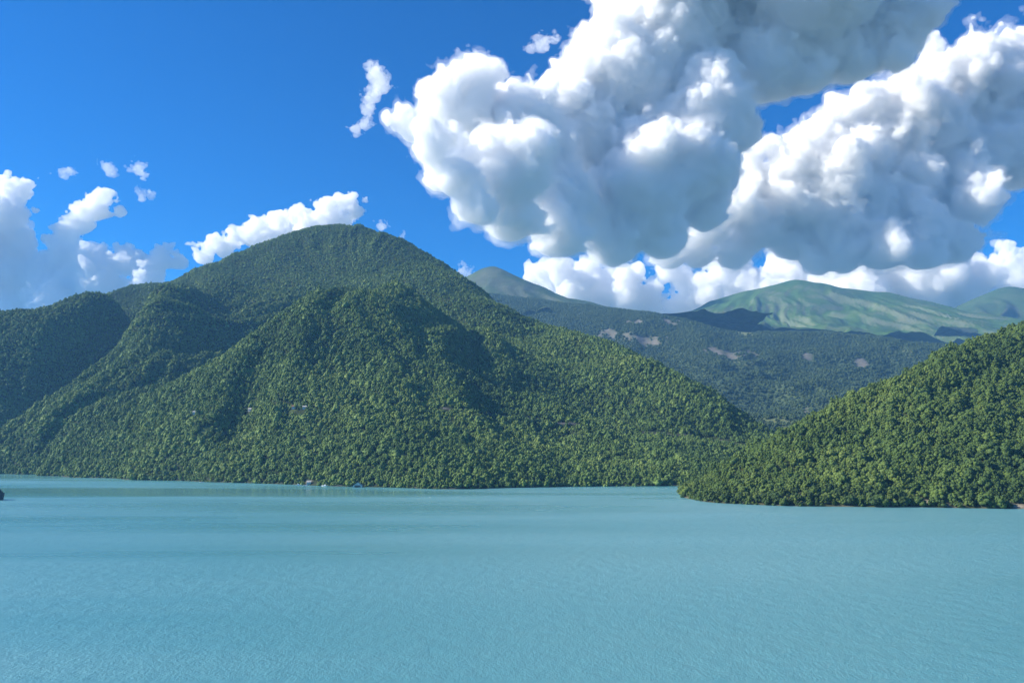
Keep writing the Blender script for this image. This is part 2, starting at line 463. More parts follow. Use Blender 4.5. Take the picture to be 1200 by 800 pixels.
TP2 = mountain([(720, 400, 9000), (770, 384, 9000), (800, 371, 9000), (830, 354, 9000), (870, 342, 9000), (910, 333, 9000), (930, 328, 9000), (960, 332, 9050), (1000, 340, 9000), (1040, 343, 8900), (1080, 353, 8800), (1120, 366, 8700), (1160, 381, 8600), (1220, 396, 8600)],
               7000, 5.7, 150, 520, (700, 6200, 6200, 11800), 24.0, [(780, 392, 7400), (850, 390, 7200), (920, 392, 7000), (990, 394, 6900), (1060, 402, 6700), (1120, 404, 6700), (1180, 408, 6700),
                                                                     (850, 372, 8100), (900, 362, 8200), (945, 352, 8250), (990, 366, 7800), (1030, 372, 7600), (1070, 380, 7500), (950, 380, 7500), (1010, 352, 8500), (1060, 362, 8300)], 8900)
TP3 = mountain([(1060, 392, 9500), (1100, 371, 9450), (1130, 355, 9400), (1160, 342, 9350), (1180, 336, 9300), (1200, 338, 9350), (1250, 346, 9400), (1330, 352, 9400), (1420, 360, 9500)],
               8000, 8.4, 150, 600, (3800, 9400, 6900, 11500), 36.0, [(1120, 392, 7900), (1180, 390, 7800), (1250, 392, 7700), (1350, 395, 7700), (1160, 362, 8700), (1200, 362, 8650), (1260, 368, 8600)], 9200)

# ---- clearings, tracks and bare ground, laid on the slopes
def disc_mask(T, spots, dmin, dmax, aspect=1.0, soft=0.35):
    m = np.zeros_like(T.Z)
    for px, py, r in spots:
        c = T.cast(px, py, dmin, dmax)
        if c is None: continue
        rad = r * c[1] / F
        n = fbm2(T.X / (rad * .9) + px, T.Y / (rad * .9) + py, 3) * .55
        q = np.sqrt(((T.X - c[0]) / aspect) ** 2 + ((T.Y - c[1]) / 1.6) ** 2) / rad + n
        m = np.maximum(m, np.clip((1 - q) / soft, 0, 1))
    return m
def line_mask(T, line, half):
    m = np.zeros_like(T.Z)
    for a, b in zip(line[:-1], line[1:]):
        ab = (b - a)[:2]; L2 = (ab ** 2).sum() + 1e-6
        t = np.clip(((T.X - a[0]) * ab[0] + (T.Y - a[1]) * ab[1]) / L2, 0, 1)
        d = np.hypot(T.X - a[0] - t * ab[0], T.Y - a[1] - t * ab[1])
        m = np.maximum(m, np.clip(1.5 - d / half, 0, 1))
    return m
def cast_line(T, pts, dmin, dmax):
    w = []
    for (x0, y0), (x1, y1) in zip(pts[:-1], pts[1:]):
        for i in range(4):
            c = T.cast(x0 + (x1 - x0) * i / 4, y0 + (y1 - y0) * i / 4, dmin, dmax)
            if c is not None: w.append(c)
    return np.array(w)
road_px = [(520, 479), (536, 482), (580, 487), (612, 489), (657, 496), (700, 502), (740, 506), (792, 510), (840, 516), (880, 524)]
road_w = cast_line(TL, road_px, 1150, 3200)
track_w = cast_line(TL, [(195, 353), (235, 354), (290, 352), (330, 354), (370, 352)], 1150, 3300)
clear_l = disc_mask(TL, [(346, 272, 3), (330, 286, 3), (240, 506, 5), (340, 482, 3), (588, 505, 3)], 1150, 3300, 1.6)
yard = np.zeros_like(TL.Z)
for px_, py_, ra in ((228, 486, 12), (293, 481.5, 10), (344, 479.5, 10), (357, 478.5, 12)):
    c_ = TL.cast(px_, py_, 1150, 3300)
    yard = np.maximum(yard, (np.hypot((TL.X - c_[0]) / 1.0, (TL.Y - c_[1] + 9) / 1.3) < ra) * 1.0)
c_ = shore(362, 568.2)
yard = np.maximum(yard, (np.hypot(TL.X - c_[0], (TL.Y - c_[1]) / 1.2) < 13) * 1.0)
track_m = np.maximum(yard, np.maximum(line_mask(TL, track_w, 5) * .8, line_mask(TL, road_w, 6)))
rock_l = np.maximum(disc_mask(TL, [(566, 490, 3), (577, 491, 3), (360, 568, 3)], 1150, 3300, 1.8), 0)
clear_r = disc_mask(TR, [(938, 583, 6), (930, 586, 7), (946, 577, 4), (922, 588, 5), (913, 574, 2.5)], 600, 1500, 1.5)
rock_r = disc_mask(TR, [(1082, 591, 6), (1102, 592, 4), (1130, 592, 4), (950, 573, 2.5), (1190, 595, 6), (935, 581, 3)], 600, 1500, 2.0)
shore_band = .35 * np.clip(1 - np.abs(TR.Z - 0.2) / 1.0, 0, 1)
scarps = disc_mask(TM, [(710, 393, 9), (742, 396, 13), (770, 399, 11), (745, 378, 9), (785, 377, 9), (832, 412, 8), (855, 416, 12), (880, 414, 8), (945, 417, 6), (935, 481, 9), (950, 486, 7), (845, 372, 6), (1010, 426, 6)], 2600, 7500, 1.5, 0.3)
scarps = np.clip(scarps * (0.7 + 2.4 * fbm2(TM.X / 60, TM.Y / 200, 4)), 0, 1)
meadow_m = np.maximum(np.clip(fbm2(TM.X / 520, TM.Y / 520, 4) * 4 - 1.3, 0, 1) * 0.7, np.clip((TM.Y - 5400 + fbm2(TM.X / 300, TM.Y / 300) * 250) / 250, 0, 1) * np.clip((TM.X - 1250) / 300, 0, 1))
hill_left = TL.build('hill_left', M['soil_left'], {'clear': np.maximum(clear_l, line_mask(TL, track_w, 3) * .7), 'rock': np.maximum(rock_l * .8, .3 * np.clip(1 - np.abs(TL.Z) / 1.2, 0, 1))})
hill_right = TR.build('hill_right', M['soil_right'], {'clear': clear_r, 'rock': np.maximum(rock_r, shore_band)})
slope_far = TM.build('hill_far', M['soil_far'], {'clear': meadow_m, 'rock': scarps})
steep = lambda T: np.hypot(*np.gradient(T.Z, T.cell))
for nm, T, lim in (('mountain_west', TP1, 0.50), ('mountain_middle', TP2, 0.62), ('mountain_east', TP3, 0.62)):
    s = steep(T)
    rk = np.clip((s - lim) * 4 + fbm2(T.X / 250, T.Y / 250, 3) * 1.2, 0, 1) * 0.45
    T.build(nm, M['alpine' if nm == 'mountain_middle' else 'heath_shade'], {'rock': rk, 'clear': np.clip(fbm2(T.X / 600, T.Y / 600, 4) * 3 - 0.1 + (0.6 - T.Z / 1900), 0, 1)})  # own colour of the west peak; on mountain_east the darker tone paints shade

# ---- lake and the ground far around
def water_mat():
    m, nt, o = newmat('lake_water')
    b = N(nt, 'ShaderNodeBsdfPrincipled', IOR=2.3)
    # milky suspended sediment drifts in broad bands
    n0 = geo_noise(nt, 0.0016, 3, 0.5, (0.35, 1, 1))
    r0 = ramp(nt, [(0.35, (0.054, 0.220, 0.250)), (0.65, (0.100, 0.266, 0.284))])
    nt.links.new(n0.outputs['Fac'], r0.inputs[0]); nt.links.new(r0.outputs[0], b.inputs['Base Color'])
    # breeze lanes, and sheltered water in the lee of the far shore
    lane = geo_noise(nt, 0.0045, 2, 0.5, (0.22, 1.0, 1), off=120)
    g = N(nt, 'ShaderNodeNewGeometry'); sp = N(nt, 'ShaderNodeSeparateXYZ'); nt.links.new(g.outputs['Position'], sp.inputs[0])
    lee = N(nt, 'ShaderNodeMapRange', interpolation_type='SMOOTHSTEP'); lee.inputs[1].default_value = 880; lee.inputs[2].default_value = 1080
    nt.links.new(sp.outputs['Y'], lee.inputs[0])
    amt = N(nt, 'ShaderNodeMath', operation='MULTIPLY_ADD'); nt.links.new(lee.outputs[0], amt.inputs[0]); amt.inputs[1].default_value = -0.26
    nt.links.new(lane.outputs['Fac'], amt.inputs[2])
    lr = N(nt, 'ShaderNodeMapRange', interpolation_type='SMOOTHSTEP'); lr.inputs[1].default_value = 0.14; lr.inputs[2].default_value = 0.36
    nt.links.new(amt.outputs[0], lr.inputs[0])
    st = N(nt, 'ShaderNodeMapRange'); st.inputs[3].default_value = 0.12; st.inputs[4].default_value = 1.0; nt.links.new(lr.outputs[0], st.inputs[0])
    ro = N(nt, 'ShaderNodeMapRange'); ro.inputs[3].default_value = 0.14; ro.inputs[4].default_value = 0.36; nt.links.new(lr.outputs[0], ro.inputs[0])
    lane2 = geo_noise(nt, 0.006, 3, 0.55, (0.16, 1.2, 1), off=300)
    l2 = N(nt, 'ShaderNodeMapRange'); l2.inputs[1].default_value = 0.3; l2.inputs[2].default_value = 0.7; l2.inputs[3].default_value = 0.62; l2.inputs[4].default_value = 1.25
    nt.links.new(lane2.outputs['Fac'], l2.inputs[0])
    rm = N(nt, 'ShaderNodeMath', operation='MULTIPLY'); nt.links.new(ro.outputs[0], rm.inputs[0]); nt.links.new(l2.outputs[0], rm.inputs[1])
    sm_ = N(nt, 'ShaderNodeMath', operation='MULTIPLY'); nt.links.new(st.outputs[0], sm_.inputs[0]); nt.links.new(l2.outputs[0], sm_.inputs[1])
    nt.links.new(rm.outputs[0], b.inputs['Roughness'])
    w1 = geo_noise(nt, 0.85, 4, 0.68, (1.1, 0.75, 1))
    w2 = geo_noise(nt, 0.14, 3, 0.55, (0.9, 0.75, 1), off=11)
    ad = N(nt, 'ShaderNodeMath', operation='MULTIPLY_ADD'); nt.links.new(w2.outputs['Fac'], ad.inputs[0]); ad.inputs[1].default_value = 1.8
    nt.links.new(w1.outputs['Fac'], ad.inputs[2])
    bp = N(nt, 'ShaderNodeBump', Distance=0.4)
    nt.links.new(sm_.outputs[0], bp.inputs['Strength'])
    nt.links.new(ad.outputs[0], bp.inputs['Height']); nt.links.new(bp.outputs[0], b.inputs['Normal'])
    nt.links.new(b.outputs[0], o.inputs['Surface'])
    return m
M['water'] = water_mat()
lake = mesh_obj('lake', [(-6000, -1500, 0), (5000, -1500, 0), (5000, 5000, 0), (-6000, 5000, 0)], [(0, 1, 2, 3)], M['water'])
tag(lake, kind='structure')
g = mesh_obj('ground', [(-44800, -24800, -15.5), (44800, -24800, -15.5), (44800, 49800, -15.5), (-44800, 49800, -15.5)], [(0, 1, 2, 3)], M['soil_far'])
tag(g, kind='structure')

# ------------------------------------------------------------------ trees
def icosphere(sub):
    import bmesh
    bm = bmesh.new(); bmesh.ops.create_icosphere(bm, subdivisions=sub, radius=1.0)
    v = np.array([x.co[:] for x in bm.verts]); f = np.array([[q.index for q in p.verts] for p in bm.faces]); bm.free()
    return v, f
ICO1 = icosphere(1); ICO2 = icosphere(2)

def crown_mesh(seed, height, width, blobs, leaves, ico, leaf):
    """an uneven crown: leafy boughs round the stem and loose leaf sprays over them"""
    r = np.random.default_rng(seed)
    V = []; Fc = []; n = 0
    cs = []
    for i in range(blobs):
        t = (i + r.random()) / blobs
        zz = height * (0.28 + 0.62 * t)
        spread = width * 0.34 * math.sqrt(max(0.05, 1 - (2 * abs(t - 0.35) / 1.4) ** 2))
        a = i * 2.4 + r.random() * 1.2
        c = np.array([math.cos(a) * spread * r.uniform(.5, 1.1), math.sin(a) * spread * r.uniform(.5, 1.1), zz])
        rad = width * r.uniform(0.15, 0.31) * (1.12 - 0.45 * t)
        cs.append((c, rad))
        v = ico[0] * (1 + (r.random(len(ico[0])) - .5)[:, None] * 0.55)
        v = v * rad * np.array([1, 1, .82]) + c
        V.append(v); Fc.append(ico[1] + n); n += len(v)
    lv = []
    for k in range(leaves):
        c, rad = cs[r.integers(len(cs))]
        d = r.normal(size=3); d[2] = d[2] * .8 + .25; d /= np.linalg.norm(d)
        p = c + d * rad * r.uniform(.85, 1.22) * np.array([1, 1, .85])
        u = np.cross(d, r.normal(size=3)); u /= np.linalg.norm(u); w = np.cross(d, u) + d * r.uniform(-.6, .6)
        s = leaf * r.uniform(.6, 1.3)
        lv.append([p - u * s, p + w * s * .8, p + u * s]); lv.append([p - u * s * .9, p - w * s * .8, p + u * s * .8])
    if lv:
        lv = np.array(lv); m = len(lv)
        V.append(lv.reshape(-1, 3)); Fc.append(np.arange(m * 3).reshape(m, 3) + n)
    return np.concatenate(V), np.concatenate(Fc)

def proto(name, mat, *a):
    v, f = crown_mesh(*a)
    return mesh_obj(name, v, f, mat, link=False)

def forest_nodes(name, protos, mat):
    ng = bpy.data.node_groups.new(name, 'GeometryNodeTree')
    ng.interface.new_socket('Geometry', in_out='INPUT', socket_type='NodeSocketGeometry')
    ng.interface.new_socket('Geometry', in_out='OUTPUT', socket_type='NodeSocketGeometry')
    gi = ng.nodes.new('NodeGroupInput'); go = ng.nodes.new('NodeGroupOutput')
    gti = ng.nodes.new('GeometryNodeGeometryToInstance')
    for p in protos:
        oi = ng.nodes.new('GeometryNodeObjectInfo'); oi.inputs['Object'].default_value = p; oi.inputs['As Instance'].default_value = False
        ng.links.new(oi.outputs['Geometry'], gti.inputs[0])
    iop = ng.nodes.new('GeometryNodeInstanceOnPoints'); iop.inputs['Pick Instance'].default_value = True
    def attr(n, t):
        a = ng.nodes.new('GeometryNodeInputNamedAttribute'); a.data_type = t; a.inputs['Name'].default_value = n
        return a.outputs[0]
    ng.links.new(gi.outputs[0], iop.inputs['Points']); ng.links.new(gti.outputs[0], iop.inputs['Instance'])
    ng.links.new(attr('kind_index', 'INT'), iop.inputs['Instance Index'])
    ng.links.new(attr('turn', 'FLOAT_VECTOR'), iop.inputs['Rotation'])
    ng.links.new(attr('size', 'FLOAT_VECTOR'), iop.inputs['Scale'])
    ng.links.new(iop.outputs[0], go.inputs[0])
    return ng

def forest(name, pts, sizes, protos, mat, label):
    me = bpy.data.meshes.new(name)
    me.vertices.add(len(pts)); me.vertices.foreach_set('co', np.asarray(pts, np.float32).ravel())
    n = len(pts)
    a = me.attributes.new('kind_index', 'INT', 'POINT'); a.data.foreach_set('value', rng.integers(0, len(protos), n).astype(np.int32))
    rot = np.zeros((n, 3), np.float32); rot[:, 2] = rng.random(n) * 6.283; rot[:, 0] = rng.normal(size=n) * .06
    a = me.attributes.new('turn', 'FLOAT_VECTOR', 'POINT'); a.data.foreach_set('vector', rot.ravel())
    a = me.attributes.new('size', 'FLOAT_VECTOR', 'POINT'); a.data.foreach_set('vector', np.asarray(sizes, np.float32).ravel())
    me.materials.append(mat)
    o = bpy.data.objects.new(name, me); col.objects.link(o)
    md = o.modifiers.new('trees', 'NODES'); md.node_group = forest_nodes(name + '_nodes', protos, mat)
    tag(o, label, 'forest', kind='stuff')
    return o

def visible(p, terrains, margin, dmin):
    """drop trees on slopes that face away behind the ridges (margin in metres above the sight line)"""
    keep = np.ones(len(p), bool)
    dx = p[:, 0] / p[:, 1]; tz = (p[:, 2] + margin - CAM_Z) / p[:, 1]
    for T, st in terrains:
        for f in np.linspace(0.3, 0.985, st):
            y = p[:, 1] * f
            inside = (dx * y > T.x0) & (dx * y < T.x1) & (y > T.y0) & (y < T.y1)
            z = T.h(dx * y, y)
            keep &= ~(inside & (z > CAM_Z + tz * y))
    return keep

def scatter(T, spacing, zmin, masks, jit=0.42):
    slope = np.hypot(*np.gradient(T.Z, T.cell))
    res = []
    for again in range(3):                       # steep ground carries as many trees per metre of slope
        xs = np.arange(T.x0, T.x1, spacing); ys = np.arange(T.y0, T.y1, spacing)
        X, Y = np.meshgrid(xs, ys); X[::2] += spacing * .5
        if again: X += spacing * .3 * again; Y += spacing * .37 * again
        X = X.ravel() + rng.uniform(-jit, jit, X.size) * spacing; Y = Y.ravel() + rng.uniform(-jit, jit, Y.size) * spacing
        z = T.h(X, Y)
        k = z > zmin
        if again: k &= rng.random(len(X)) < (np.sqrt(1 + 1.6 * T.h(X, Y, slope) ** 2) - again) * 1.15
        ax, _ = pix(np.stack([X, Y, z], -1))
        k &= (ax > -90) & (ax < 1290)
        for m in masks: k &= T.h(X, Y, m) < rng.uniform(.25, .6, len(X))
        res.append(np.stack([X, Y, z], -1)[k])
    return np.concatenate(res)

def size_of(n, lo, hi, tall=0.18):
    s = np.clip(np.exp(rng.normal(0.0, .26, n)) * (.80 if lo == 0 else (lo + hi) / 2), .4, 1.3)
    return np.stack([s * rng.uniform(.85, 1.15, n), s * rng.uniform(.85, 1.15, n), s * rng.uniform(1 - tall, 1 + tall, n)], -1)

# crowns are modelled for a tree 11 m tall and 10 m wide
SHAPES = [(11, 10, 10), (13, 8.5, 10), (9, 11.5, 11), (12, 10.5, 12), (14.5, 7.5, 9), (9.5, 9, 8), (11.5, 12, 13), (8, 8, 8)]
protos_r = [proto('crown_shape', M['leaf_right'], 100 + i, *SHAPES[i], 330, ICO1, 0.62) for i in range(8)]
protos_l = [proto('crown_shape', M['leaf_left'], 200 + i, *SHAPES[i], 170, ICO1, 0.75) for i in range(8)]
protos_m = [proto('crown_shape', M['leaf_far'], 300 + i, 12, 14, 7, 40, ICO1, 1.2) for i in range(4)]

pl = scatter(TL, 6.6, -0.3, [np.maximum(np.maximum(clear_l, rock_l), track_m)])
pl = pl[visible(pl, [(TL, 46)], 22, 1100)]
stunt = np.clip(1.08 - pl[:, 2] / 2600, .6, 1) * (0.97 + 0.45 * fbm2(pl[:, 0] / 75, pl[:, 1] / 75, 4))
forest('hill_forest', pl - [0, 0, 1.8], size_of(len(pl), 0.0, 1.0, .28) * stunt[:, None], protos_l, M['leaf_left'], 'dense dark green forest covering the tall hill on the left')

pm = scatter(TM, 15.0, -100, [np.maximum(scarps, meadow_m * .9)])
pm = pm[visible(pm, [(TM, 40)], 30, 2500)]
forest('valley_forest', pm - [0, 0, 2], size_of(len(pm), 0.85, 1.1), protos_m, M['leaf_far'], 'hazy blue-green forest on the slopes between the two near hills')

pr_ = scatter(TR, 5.7, -0.2, [np.maximum(clear_r, rock_r)])
pr_ = pr_[visible(pr_, [(TR, 46)], 22, 600)]
# the trees that show largest stand alone; the rest of the wood is one mass
dist = np.hypot(pr_[:, 0], pr_[:, 1])
qx, qy = pix(pr_)
infr = (qx > 796) & (qx < 1198)
order = np.argsort(np.where(infr, dist, 1e9))
first = order[:296]
rest = np.ones(len(pr_), bool); rest[first] = False
low = 0.78 + 0.3 * np.clip((pr_[:, 0] - 240) / 160, 0, 1)      # bushier growth towards the tip of the point
low *= 0.97 + 0.45 * fbm2(pr_[:, 0] / 48, pr_[:, 1] / 48, 4)
forest('shore_forest', pr_[rest] - [0, 0, 1.4], size_of(rest.sum(), 0.6, 0.84, .26) * low[rest][:, None], protos_r, M['leaf_right'], 'sunlit green forest on the nearer hill on the right')

# single trees along the water
kinds = [('deep green', 'leaf_deep'), ('mid green', 'leaf_mid'), ('yellow-green', 'leaf_pale')]
crowns = {}
for ci, (cn, mk) in enumerate(kinds):
    for s in range(4):
        v, f = crown_mesh(400 + s + ci * 10, *SHAPES[s * 2], 330, ICO1, 0.62)
        crowns[ci, s] = mesh_obj('crown', v, f, M[mk], link=False).data
def trunk_mesh():
    v = []; f = []
    rings = [(-1.6, .34), (0.6, .24), (3.0, .20), (6.0, .12), (8.2, .04)]
    for z, r in rings:
        for k in range(6): v.append((math.cos(k * 1.047) * r + z * .03, math.sin(k * 1.047) * r, z))
    for i in range(len(rings) - 1):
        for k in range(6): f.append((i * 6 + k, i * 6 + (k + 1) % 6, i * 6 + 6 + (k + 1) % 6, i * 6 + 6 + k))
    for a, z0, L in ((0.4, 3.0, 3.0), (2.5, 3.6, 2.8), (4.4, 4.2, 2.5)):          # limbs
        b = len(v)
        for t, r in ((0, .10), (1, .03)):
            c = np.array([math.cos(a) * L * t, math.sin(a) * L * t, z0 + t * 2.0])
            for k in range(3): v.append(tuple(c + np.array([-math.sin(a) * math.cos(k * 2.09), math.cos(a) * math.cos(k * 2.09), math.sin(k * 2.09)]) * r))
        for k in range(3): f.append((b + k, b + (k + 1) % 3, b + 3 + (k + 1) % 3, b + 3 + k))
    return mesh_obj('trunk', v, f, M['bark'], link=False).data
TRUNK = trunk_mesh()
def ordinal(n):
    return f"{n}{'th' if 10 <= n % 100 <= 20 else {1: 'st', 2: 'nd', 3: 'rd'}.get(n % 10, 'th')}"
sel = pr_[first]; sx, sy = pix(sel); slow = low[first]
band_names = ['row at the waterline', 'second row above the water', 'third row above the water', 'fourth row above the water', 'fifth row above the water', 'sixth row above the water', 'upper rows above the shore']
zs = sel[:, 2]
band = np.clip((zs / 2.6).astype(int), 0, 6)
for b in range(7):
    ids = np.nonzero(band == b)[0]; ids = ids[np.argsort(sx[ids])]
    for n, i in enumerate(ids):
        ci = int(rng.choice(3, p=[.45, .37, .18]))
        s = min(1.2, max(.42, .74 * math.exp(rng.normal(0, .26)))) * slow[i]
        e = empty('tree', (sel[i, 0], sel[i, 1], sel[i, 2] - 0.8), rng.random() * 6.28)
        hz = rng.uniform(.85, 1.18); e.scale = (s, s, s * hz)
        look = 'tall ' if s * hz > 1.0 else ('small ' if s * hz < .58 else '')
        tag(e, f"{look}{kinds[ci][0]} leafy tree, {ordinal(n + 1)} from the point in the {band_names[b]}", 'tree', 'trees along the near shore of the right hill')
        c = bpy.data.objects.new('crown', crowns[ci, int(rng.integers(4))]); col.objects.link(c); c.parent = e
        t = bpy.data.objects.new('trunk', TRUNK); col.objects.link(t); t.parent = e

# ------------------------------------------------------------------ road along the slope
def strip(name, line, half, mat, T, lift):
    """a levelled carriageway following the slope"""
    line = np.asarray(line)
    k = np.ones(3) / 3
    sm = line.copy()
    for c in range(3): sm[1:-1, c] = np.convolve(line[:, c], k, 'valid')
    d = np.gradient(sm[:, :2], axis=0); d /= np.linalg.norm(d, axis=1)[:, None] + 1e-6
    nrm = np.stack([-d[:, 1], d[:, 0]], -1)
    v = []
    for s in (-1, 1):
        q = sm.copy(); q[:, :2] += nrm * half * s; v.append(q)
    z = np.maximum(T.h(v[0][:, 0], v[0][:, 1]), T.h(v[1][:, 0], v[1][:, 1])) + lift
    v[0][:, 2] = z; v[1][:, 2] = z
    lowr = [v[0].copy(), v[1].copy()]
    lowr[0][:, 2] = z - 4; lowr[1][:, 2] = z - 4
    n = len(sm); V = np.concatenate([v[0], v[1], lowr[0], lowr[1]])
    f = []
    for i in range(n - 1):
        f += [(i, i + 1, n + i + 1, n + i), (2 * n + i, 2 * n + i + 1, i + 1, i), (n + i, n + i + 1, 3 * n + i + 1, 3 * n + i)]
    return mesh_obj(name, V, f, mat)
M['asphalt'] = plain_mat('asphalt', (0.075, 0.073, 0.07), 0.9, 0.15, 0.1)
rd = strip('road', road_w, 3.0, M['asphalt'], TL, 0.15); tag(rd, kind='structure')

# ------------------------------------------------------------------ buildings and boats on the far shore
M['white_wall'] = plain_mat('white_wall', (0.56, 0.54, 0.49), 0.7, 0.08, 0.5)
M['tin_roof'] = plain_mat('tin_roof', (0.42, 0.40, 0.38), 0.5, 0.15, 0.4)
M['red_roof'] = plain_mat('red_roof', (0.30, 0.13, 0.08), 0.7, 0.2, 0.4)
M['pale_roof'] = plain_mat('pale_roof', (0.40, 0.39, 0.36), 0.5, 0.08, 0.4)
M['dark_glass'] = plain_mat('dark_glass', (0.03, 0.035, 0.04), 0.2, 0.1, 1)
M['hull'] = plain_mat('hull', (0.80, 0.80, 0.78), 0.3, 0.04, 0.5)
M['timber'] = plain_mat('timber', (0.30, 0.27, 0.23), 0.85, 0.2, 0.8)
M['boulder'] = plain_mat('boulder', (0.07, 0.068, 0.06), 0.9, 0.35, 0.25)

def boxmesh(x0, x1, y0, y1, z0, z1):
    v = [(x, y, z) for z in (z0, z1) for x, y in ((x0, y0), (x1, y0), (x1, y1), (x0, y1))]
    return v, [(3, 2, 1, 0), (4, 5, 6, 7), (0, 1, 5, 4), (1, 2, 6, 5), (2, 3, 7, 6), (3, 0, 4, 7)]

def house(loc, rz, w, d, h, rh, roofm, label, rows=1):
    e = empty('house', loc, rz)
    tag(e, label, 'house')
    x, y = w / 2, d / 2
    v = [(-x, -y, -3), (x, -y, -3), (x, y, -3), (-x, y, -3), (-x, -y, h), (x, -y, h), (x, y, h), (-x, y, h), (-x, 0, h + rh), (x, 0, h + rh)]
    mesh_obj('wall', v, [(0, 1, 5, 4), (1, 2, 6, 9, 5), (2, 3, 7, 6), (3, 0, 4, 8, 7)], M['white_wall'], e)
    o = .55; k = rh / y
    rv = []
    for sx_ in (-x - o, x + o):
        rv += [(sx_, -y - o, h - o * k + .06), (sx_, 0, h + rh + .06), (sx_, y + o, h - o * k + .06), (sx_, -y - o, h - o * k + .3), (sx_, 0, h + rh + .32), (sx_, y + o, h - o * k + .3)]
    mesh_obj('roof', rv, [(0, 6, 7, 1), (1, 7, 8, 2), (4, 10, 9, 3), (5, 11, 10, 4), (0, 3, 9, 6), (2, 8, 11, 5), (0, 1, 4, 3), (1, 2, 5, 4), (6, 9, 10, 7), (7, 10, 11, 8)], roofm, e)
    nw = max(2, int(w / 3))
    for r in range(rows):
        for i in range(nw):
            cx = -x + w * (i + .5) / nw; zz = 1.0 + r * 2.9
            if r == 0 and i == nw // 2:
                mesh_obj('door', *boxmesh(cx - .5, cx + .5, -y - .05, -y + .03, 0, 2.1), M['timber'], e)
            else:
                mesh_obj('window', *boxmesh(cx - .5, cx + .5, -y - .05, -y + .03, zz, zz + 1.3), M['dark_glass'], e)
    return e

def at(px, py, T=None, dmin=1150, dmax=3300, dz=0.0):
    if T is None: return shore(px, py)
    c = T.cast(px, py, dmin, dmax); c[2] += dz
    return c

hp = at(362, 568.2); hp[2] = 0.8
house(hp, 0.15, 7, 6, 4.4, 2.2, M['pale_roof'], 'white lakeside house at the foot of the wooded hill', 2)
for px, py, w, rz, rm, lab in ((228, 486, 7, .2, 'pale_roof', 'leftmost of the small pale houses among the trees of the left hill'),
                               (293, 481.5, 6.5, -.1, 'pale_roof', 'small white house standing alone right of the leftmost hillside house'),
                               (344, 479.5, 7, .3, 'red_roof', 'small hillside house with a reddish roof'),
                               (357, 478.5, 7.5, .1, 'pale_roof', 'small white house right beside the reddish-roofed hillside house')):
    c = at(px, py, TL, dz=0.6)
    house(c, rz, w, 6, 2.9, 1.9, M[rm], lab)

# boathouse with an open gable front
bh = at(419.5, 570.4); e = empty('boathouse', (bh[0], bh[1], 0.2), 0.05)
tag(e, 'pale open-fronted boathouse with a steep gable roof at the waterline', 'boathouse')
x, y, h, rh = 7.0, 6.0, 2.4, 4.6
mesh_obj('wall', [(-x, y, -1), (x, y, -1), (x, y, h), (0, y, h + rh), (-x, y, h), (-x, -y, -1), (-x, -y, h), (x, -y, -1), (x, -y, h)], [(0, 1, 2, 3, 4), (5, 0, 4, 6), (1, 7, 8, 2)], M['white_wall'], e)
mesh_obj('gable', [(-x, -y, 0), (-x + 2.6, -y, 0), (-x + 2.6, -y, 3.2), (x - 2.6, -y, 3.2), (x - 2.6, -y, 0), (x, -y, 0), (x, -y, h), (0, -y, h + rh), (-x, -y, h)],
         [(0, 1, 2, 8), (8, 2, 3, 6), (3, 4, 5, 6), (8, 6, 7)], M['white_wall'], e)
rv = []
for yy in (-y - .6, y + .6):
    rv += [(-x - .5, yy, h - .3), (0, yy, h + rh + .06), (x + .5, yy, h - .3), (-x - .5, yy, h - .05), (0, yy, h + rh + .35), (x + .5, yy, h - .05)]
mesh_obj('roof', rv, [(0, 1, 7, 6), (1, 2, 8, 7), (3, 9, 10, 4), (4, 10, 11, 5), (0, 6, 9, 3), (2, 5, 11, 8), (0, 3, 4, 1), (1, 4, 5, 2), (6, 7, 10, 9), (7, 8, 11, 10)], M['pale_roof'], e)

def boat(px, py, L, rz, label, cabin=True):
    p = shore(px, py); e = empty('boat', (p[0], p[1], 0), rz); tag(e, label, 'boat')
    st = [(-.5, .17, .9), (-.2, .19, .9), (.15, .17, .95), (.38, .09, 1.1), (.5, .008, 1.25)]
    v = []
    for t, b, fz in st: v += [(t * L, -b * L, fz), (t * L, -b * L * .7, -.3), (t * L, b * L * .7, -.3), (t * L, b * L, fz)]
    f = []
    for i in range(4):
        a = i * 4
        f += [(a, a + 1, a + 5, a + 4), (a + 1, a + 2, a + 6, a + 5), (a + 2, a + 3, a + 7, a + 6), (a, a + 4, a + 7, a + 3)]
    f += [(0, 3, 2, 1), (16, 17, 18, 19)]
    mesh_obj('hull', v, f, M['hull'], e)
    if cabin:
        cb = mesh_obj('cabin', [(-.22 * L, -.13 * L, .9), (.12 * L, -.13 * L, .9), (.12 * L, .13 * L, .9), (-.22 * L, .13 * L, .9), (-.18 * L, -.11 * L, 2.5), (.03 * L, -.11 * L, 2.5), (.03 * L, .11 * L, 2.5), (-.18 * L, .11 * L, 2.5)],
                      [(4, 5, 6, 7), (0, 1, 5, 4), (1, 2, 6, 5), (2, 3, 7, 6), (3, 0, 4, 7)], M['hull'], e)
        mesh_obj('windscreen', [(.035 * L, -.10 * L, 2.35), (.035 * L, .10 * L, 2.35), (.105 * L, .115 * L, 1.35), (.105 * L, -.115 * L, 1.35)], [(0, 3, 2, 1)], M['dark_glass'], cb).location = (.012 * L, 0, .03)
    return e
boat(350, 568.3, 9.5, 0.1, 'white cabin boat moored beside the lakeside house')
boat(380.5, 569.2, 10.5, 3.0, 'larger white cabin boat moored off the wooded shore')
boat(357, 568.8, 6.0, 0.3, 'small open white boat in front of the lakeside house', False)
boat(236, 565.2, 7.5, 0.5, 'lone white boat under the trees of the left shore', False)
